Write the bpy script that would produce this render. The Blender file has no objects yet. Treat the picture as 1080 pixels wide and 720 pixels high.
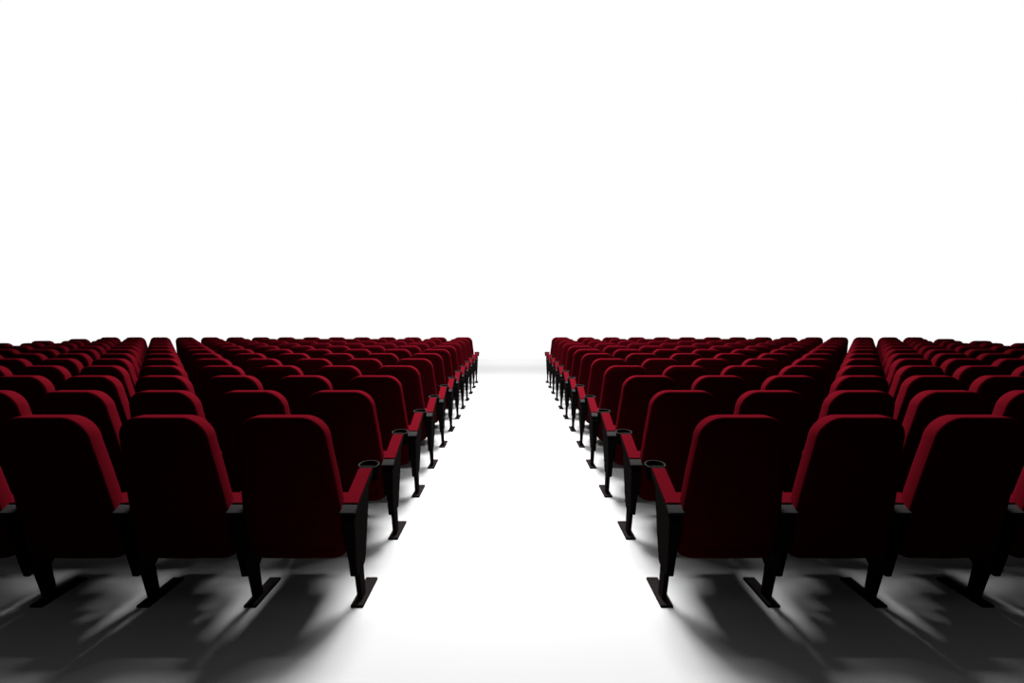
import bpy, math
from mathutils import Vector

scene = bpy.context.scene
COL = scene.collection

# ------------------------------------------------------------------ sizes
PITCH = 0.573          # seat to seat
ROWGAP = 0.90          # row to row
ROWS, COLS = 12, 15
AISLE = 0.83           # aisle centre to the leg line of the end seats
Y0 = 2.966             # near end of the first row's foot plates
CAM_H = 1.56

# ------------------------------------------------------------------ materials
def material(name, base, rough, spec, noise_scale=0.0, noise_amt=0.0, bump=0.0):
    m = bpy.data.materials.new(name)
    m.use_nodes = True
    nt = m.node_tree
    b = nt.nodes['Principled BSDF']
    b.inputs['Roughness'].default_value = rough
    b.inputs['Specular IOR Level'].default_value = spec
    if noise_scale:
        tc = nt.nodes.new('ShaderNodeTexCoord')
        nz = nt.nodes.new('ShaderNodeTexNoise')
        nz.inputs['Scale'].default_value = noise_scale
        nz.inputs['Detail'].default_value = 3
        nt.links.new(tc.outputs['Object'], nz.inputs['Vector'])
        rp = nt.nodes.new('ShaderNodeValToRGB')
        rp.color_ramp.elements[0].position = .3
        rp.color_ramp.elements[1].position = .7
        rp.color_ramp.elements[0].color = [c*(1-noise_amt) for c in base]+[1]
        rp.color_ramp.elements[1].color = [c*(1+noise_amt) for c in base]+[1]
        nt.links.new(nz.outputs['Fac'], rp.inputs['Fac'])
        nt.links.new(rp.outputs['Color'], b.inputs['Base Color'])
        if bump:
            bp = nt.nodes.new('ShaderNodeBump')
            bp.inputs['Strength'].default_value = bump
            bp.inputs['Distance'].default_value = .002
            nt.links.new(nz.outputs['Fac'], bp.inputs['Height'])
            nt.links.new(bp.outputs['Normal'], b.inputs['Normal'])
    else:
        b.inputs['Base Color'].default_value = list(base)+[1]
    return m

M_RED = material('red_velvet', (.0200, .00064, .00152), .85, .0, 160, .10, .25)
M_PAD = material('red_arm_fabric', (.0220, .00076, .00175), .8, .0, 160, .10, .25)
M_BLACK = material('black_plastic', (.0030, .0024, .0024), .6, .0, 90, .12, .1)
M_GREY = material('grey_plastic', (.0075, .0070, .0070), .6, .0, 90, .12, .1)
M_CUP = material('matt_black_plastic', (.0009, .0008, .0008), .8, .0, 90, .12)
M_STEEL = material('black_steel', (.0040, .0031, .0031), .6, .0, 60, .12)
M_FLOOR = material('white_floor', (.125, .125, .125), .9, .0, 1.5, .008)

# ------------------------------------------------------------------ mesh helpers
def mesh_from(verts, faces, name, mat, sharp=40):
    me = bpy.data.meshes.new(name)
    me.from_pydata([tuple(v) for v in verts], [], faces)
    me.materials.append(mat)
    import bmesh
    bm = bmesh.new(); bm.from_mesh(me)
    bmesh.ops.remove_doubles(bm, verts=bm.verts, dist=1e-6)
    bmesh.ops.recalc_face_normals(bm, faces=bm.faces)
    for f in bm.faces:
        f.smooth = True
    bm.to_mesh(me); bm.free()
    me.set_sharp_from_angle(angle=math.radians(sharp))
    return me

def loft(rings, cap0=True, cap1=True):
    """rings: equal-length closed loops of 3D points"""
    n = len(rings[0])
    v = [p for r in rings for p in r]
    f = []
    for i in range(len(rings)-1):
        for k in range(n):
            a, b = i*n+k, i*n+(k+1) % n
            f.append((a, b, b+n, a+n))
    if cap0: f.append(tuple(range(n)))
    if cap1: f.append(tuple((len(rings)-1)*n+k for k in range(n)))
    return v, f

def inset(poly, d):
    """move every point of a closed counter-clockwise 2D loop inwards by d"""
    n = len(poly); out = []
    for i in range(n):
        p0, p, p1 = poly[i-1], poly[i], poly[(i+1) % n]
        e0 = Vector((p[0]-p0[0], p[1]-p0[1])).normalized()
        e1 = Vector((p1[0]-p[0], p1[1]-p[1])).normalized()
        n0 = Vector((-e0.y, e0.x)); n1 = Vector((-e1.y, e1.x))
        m = n0+n1
        m = m/max(m.length_squared, .5)*2
        out.append((p[0]+m.x*d, p[1]+m.y*d))
    return out

def arc(cx, cy, rx, ry, a0, a1, n):
    return [(cx+rx*math.cos(math.radians(a0+(a1-a0)*i/n)), cy+ry*math.sin(math.radians(a0+(a1-a0)*i/n))) for i in range(n+1)]

def merge(*parts):
    V, F = [], []
    for v, f in parts:
        o = len(V)
        V += list(v); F += [tuple(i+o for i in q) for q in f]
    return V, F

# ------------------------------------------------------------------ one cinema seat
# local frame: x across, y forward (towards the stage), z up; y=0 at the near end of the foot plate
def back_y(h):                       # near face of the reclined backrest
    return -.176 - (h-.597)*.318

def backrest():
    half = []
    half += [(0, .289), (.09, .291)]
    half += arc(.160, .347, .0955, .056, -82, -8, 8)
    half += [(.2515, .45), (.2475, .597), (.233, .78), (.2165, .94)]
    half += arc(.1035, .960, .112, .115, 6, 90, 12)
    right = half + [(0, 1.075)]
    left = [(-x, h) for x, h in reversed(right) if x > 1e-6]
    loop = right + left
    def ring(d, off):
        q = inset(loop, d) if d else loop
        return [(x, back_y(h)+off, h) for x, h in q]
    T = .105
    rings = [ring(.046, -.0008), ring(.036, 0), ring(.024, .0025), ring(.013, .006), ring(.0055, .0105), ring(.0012, .016), ring(0, .022),
             ring(0, T-.018), ring(.002, T-.010), ring(.006, T-.004), ring(.014, T), ring(.028, T+.008), ring(.045, T+.014)]
    return loft(rings)

def slab(loop, z_of, rings):
    out = []
    for d, z in rings:
        q = inset(loop, d) if d else loop
        out.append([(x, y, z_of(x, y)+z) for x, y in q])
    return loft(out)

def rounded_rect(x0, x1, y0, y1, r, n=6):
    return arc(x1-r, y0+r, r, r, -90, 0, n)+arc(x1-r, y1-r, r, r, 0, 90, n)+arc(x0+r, y1-r, r, r, 90, 180, n)+arc(x0+r, y0+r, r, r, 180, 270, n)

def seat_cushion():
    lp = rounded_rect(-.225, .225, -.045, .49, .09)
    return slab(lp, lambda x, y: .335+.05*(y+.05), [(.012, 0), (.003, .006), (0, .02), (0, .07), (.006, .087), (.018, .096), (.032, .101), (.05, .103)])

def seat_pan():
    lp = rounded_rect(-.21, .21, -.03, .42, .06)
    return slab(lp, lambda x, y: .30+.05*(y+.05), [(.05, 0), (.02, .004), (.006, .014), (0, .034)])

def profile_plate(loop, half_x, bevel=.004):
    """side profile (y,h) given thickness half_x(h) each side of x=0"""
    ins = inset(loop, bevel)
    rings = [[(-half_x(h), y, h) for y, h in ins],
             [(-half_x(h)+bevel, y, h) for y, h in loop],
             [(half_x(h)-bevel, y, h) for y, h in loop],
             [(half_x(h), y, h) for y, h in ins]]
    return loft(rings)

def arm_top(y): return .600+.351*(y+.112)

def side_panel():
    lp = [(-.055, .193), (-.004, .193), (.086, .197), (.104, .212), (.115, .235), (.119, .265), (.119, .40), (.119, .56),
          (.118, .622), (-.145, .535), (-.160, .517), (-.122, .40), (-.085, .28)]
    return profile_plate(lp, lambda h: .019+.0150*max(0, min(1, (h-.25)/.30)))

def leg():
    lp = [(.062, .010), (.138, .010), (.115, .10), (.090, .20), (.02, .215), (-.007, .20), (.029, .10)]
    return profile_plate(lp, lambda h: .0135)

def foot_plate():
    lp = rounded_rect(-.034, .034, 0, .324, .004, 2)
    return slab(lp, lambda x, y: 0, [(0, 0), (0, .010), (.003, .013)])

def arm_body():
    lp = [(-.120, .5905), (-.160, .5660), (-.152, .545), (-.10, .549), (.185, .645), (.215, .662), (.215, arm_top(.215)-.012), (.176, arm_top(.176)-.010), (-.108, arm_top(-.108)-.010)]
    return profile_plate(lp, lambda h: .0365, .003)

def arm_pad():
    # tail widens on the seat side (negative x)
    lp = [(.0368, -.114), (.0368, .174), (-.0375, .174), (-.0375, -.030), (-.080, -.030), (-.080, -.114)]
    return slab(lp, lambda x, y: arm_top(y)-.0105, [(0, 0), (0, .008), (.003, .0105)])

def arm_cap():
    # grey sloping end cap below the pad
    v = []
    for x0, x1 in ((-.078, .0368),):
        prof = [(-.1165, .5915), (-.122, .5905), (-.164, .5655), (-.160, .556), (-.112, .575)]
        r0 = [(x0, y, h) for y, h in prof]; r1 = [(x1, y, h) for y, h in prof]
        v = loft([r0, r1])
    return v

def lathe(prof, n=32, xf=lambda p: p, caps=True):
    rings = []
    for r, z in prof:
        rings.append([xf((r*math.cos(2*math.pi*i/n), r*math.sin(2*math.pi*i/n), z)) for i in range(n)])
    return loft(rings, caps, caps)

TILT = math.radians(7)
def cup_xf(p):
    x, y, z = p
    c, s = math.cos(TILT), math.sin(TILT)
    return (x, .252+y*c-z*s, .698+y*s+z*c)
def cup_holder():
    return lathe([(.044, -.085), (.050, -.082), (.0575, 0), (.0575, .001), (.0515, .001), (.0505, -.004), (.043, -.072)], 36, cup_xf)
def cup_rim():
    return lathe([(.0575, -.004), (.0600, -.003), (.0612, 0), (.0600, .003), (.0570, .0042), (.0530, .0035), (.0512, .000), (.0525, -.003), (.0575, -.004)], 36, cup_xf, False)

def lateral(vf, dx, flip=False):
    v, f = vf
    return [((-x if flip else x)+dx, y, z) for x, y, z in v], f

def build_meshes():
    d = {}
    d['backrest'] = mesh_from(*backrest(), 'backrest', M_RED, 35)
    d['seat_cushion'] = mesh_from(*seat_cushion(), 'seat_cushion', M_RED)
    d['seat_pan'] = mesh_from(*seat_pan(), 'seat_pan', M_BLACK)
    for side in (1, -1):
        fl = side < 0
        for name, fn, mat in (('side_panel', side_panel, M_BLACK), ('leg', leg, M_BLACK), ('foot_plate', foot_plate, M_STEEL),
                              ('armrest', arm_body, M_BLACK), ('arm_pad', arm_pad, M_PAD), ('end_cap', arm_cap, M_GREY),
                              ('cup_holder', cup_holder, M_CUP), ('cup_rim', cup_rim, M_GREY)):
            d[name, side] = mesh_from(*lateral(fn(), side*PITCH/2, fl), name, mat, 30)
    return d
MESH = build_meshes()

def part(name, me, parent, label=None):
    o = bpy.data.objects.new(name, me)
    COL.objects.link(o)
    o.parent = parent
    if label: o['label'] = label
    return o

def add_arm(root, side):
    part('side_panel', MESH['side_panel', side], root, 'black side panel below the armrest')
    lg = part('leg', MESH['leg', side], root, 'slim black leg')
    part('foot_plate', MESH['foot_plate', side], lg, 'flat black floor plate')
    ar = part('armrest', MESH['armrest', side], root, 'black armrest with red pad')
    part('arm_pad', MESH['arm_pad', side], ar, 'red armrest pad')
    part('end_cap', MESH['end_cap', side], ar, 'grey armrest end cap')
    cp = part('cup_holder', MESH['cup_holder', side], root, 'round black cup holder')
    part('cup_rim', MESH['cup_rim', side], cp, 'grey cup holder rim')

def make_seat(side):
    """side=+1: arm and leg on the right of the seat, -1: on its left"""
    root = bpy.data.objects.new('cinema_seat', None)
    root.empty_display_size = .2
    COL.objects.link(root)
    root['category'] = 'seat'
    part('backrest', MESH['backrest'], root, 'dark red rounded backrest')
    cu = part('seat_cushion', MESH['seat_cushion'], root)
    part('seat_pan', MESH['seat_pan'], cu, 'black seat underside')
    add_arm(root, side)
    return root

def copy_tree(o, parent=None):
    c = o.copy()
    COL.objects.link(c)
    if parent: c.parent = parent
    for ch in list(o.children):
        copy_tree(ch, c)
    return c

ORD = ['first', 'second', 'third', 'fourth', 'fifth', 'sixth', 'seventh', 'eighth', 'ninth', 'tenth', 'eleventh', 'twelfth',
       'thirteenth', 'fourteenth', 'fifteenth']
for block, side in (('left', 1), ('right', -1)):
    proto = None
    for i in range(ROWS):
        half_view = (Y0 + ROWGAP*i + .30) * 540/585
        ncol = min(COLS, int(math.ceil((half_view-AISLE)/PITCH))+1)
        for j in range(ncol):
            if proto is None:
                proto = s = make_seat(side)
            else:
                s = copy_tree(proto)
            x = AISLE + PITCH*(j+.5)
            s.location = (-side*x, Y0+ROWGAP*i, 0)
            row = 'nearest row' if i == 0 else 'farthest row' if i == ROWS-1 else ORD[i]+' row from camera'
            if j == 0:
                s['label'] = 'red aisle-end cinema seat with exposed black side panel, %s block, %s' % (block, row)
            else:
                s['label'] = 'red cinema seat, %s block, %s, %s seat from the aisle' % (block, row, ORD[j])
            s['group'] = 'red cinema seats in the %s block' % block
    # the outermost seats close the row with a second arm
    for o in [o for o in COL.objects if o.type == 'EMPTY' and o.get('group', '').endswith(block+' block')]:
        if abs(abs(o.location.x) - (AISLE+PITCH*(COLS-.5))) < .01:
            add_arm(o, -side)

# ------------------------------------------------------------------ floor
def flat_floor():
    x, ya, yb, t = 16, 1.9, 19.8, .05
    v = [(-x, ya, -t), (x, ya, -t), (x, yb, -t), (-x, yb, -t), (-x, ya, 0), (x, ya, 0), (x, yb, 0), (-x, yb, 0)]
    f = [(0, 3, 2, 1), (4, 5, 6, 7), (0, 1, 5, 4), (1, 2, 6, 5), (2, 3, 7, 6), (3, 0, 4, 7)]
    o = bpy.data.objects.new('floor', mesh_from(v, f, 'floor', M_FLOOR))
    COL.objects.link(o)
    o['kind'] = 'structure'
flat_floor()

# ------------------------------------------------------------------ light
def strip(name, loc, sx, sy, power, tilt=0):
    l = bpy.data.lights.new(name, 'AREA')
    l.shape = 'RECTANGLE'; l.size = sx; l.size_y = sy
    l.energy = power
    o = bpy.data.objects.new(name, l)
    o.location = loc
    o.rotation_euler = (math.radians(tilt), 0, 0)
    COL.objects.link(o)
    return o
strip('unseen_strip_light', (0, 7.5, 6.0), 3.2, 2.2, 5150, -25)
strip('unseen_strip_light', (0, 4.4, 3.9), 1.8, .10, 210, 0)
strip('unseen_strip_light', (0, 12.2, 4.5), 2.4, .15, 1700, 0)  # added fill, no fixture known: brightens the tops of the far rows
strip('unseen_strip_light', (0, 19.3, 4.5), 5.0, .6, 1600, 0)  # added beyond the last row only to whiten the far floor

# white studio sky ahead of the seats, made dark behind so the seat backs stay unlit
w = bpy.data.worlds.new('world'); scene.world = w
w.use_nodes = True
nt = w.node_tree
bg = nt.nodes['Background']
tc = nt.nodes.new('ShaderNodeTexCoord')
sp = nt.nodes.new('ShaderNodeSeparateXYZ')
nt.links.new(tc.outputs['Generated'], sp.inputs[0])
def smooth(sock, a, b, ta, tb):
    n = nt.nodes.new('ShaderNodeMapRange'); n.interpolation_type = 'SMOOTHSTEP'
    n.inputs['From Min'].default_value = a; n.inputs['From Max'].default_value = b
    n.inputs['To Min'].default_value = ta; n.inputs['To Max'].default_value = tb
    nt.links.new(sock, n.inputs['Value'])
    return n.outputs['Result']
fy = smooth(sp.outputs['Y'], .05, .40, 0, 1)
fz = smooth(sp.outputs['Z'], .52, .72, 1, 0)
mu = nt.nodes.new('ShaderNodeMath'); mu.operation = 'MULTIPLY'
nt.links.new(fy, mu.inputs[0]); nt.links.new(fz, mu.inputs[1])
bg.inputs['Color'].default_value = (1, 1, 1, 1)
fo = smooth(sp.outputs['Z'], .55, .80, .02, .40)      # soft grey overhead glow, added to lift the floor shadows
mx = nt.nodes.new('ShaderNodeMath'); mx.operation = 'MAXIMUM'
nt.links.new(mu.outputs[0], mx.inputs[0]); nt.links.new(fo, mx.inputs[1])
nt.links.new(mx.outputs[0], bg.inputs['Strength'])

# ------------------------------------------------------------------ camera
cam = bpy.data.cameras.new('camera')
cam.sensor_width = 36
cam.lens = 585/1080*36
cam.shift_y = -27/1080
co = bpy.data.objects.new('camera', cam)
co.location = (0, 0, CAM_H)
co.rotation_euler = (math.radians(90), 0, 0)
COL.objects.link(co)
scene.camera = co
scene.view_settings.view_transform = 'Standard'
scene.view_settings.look = 'None'
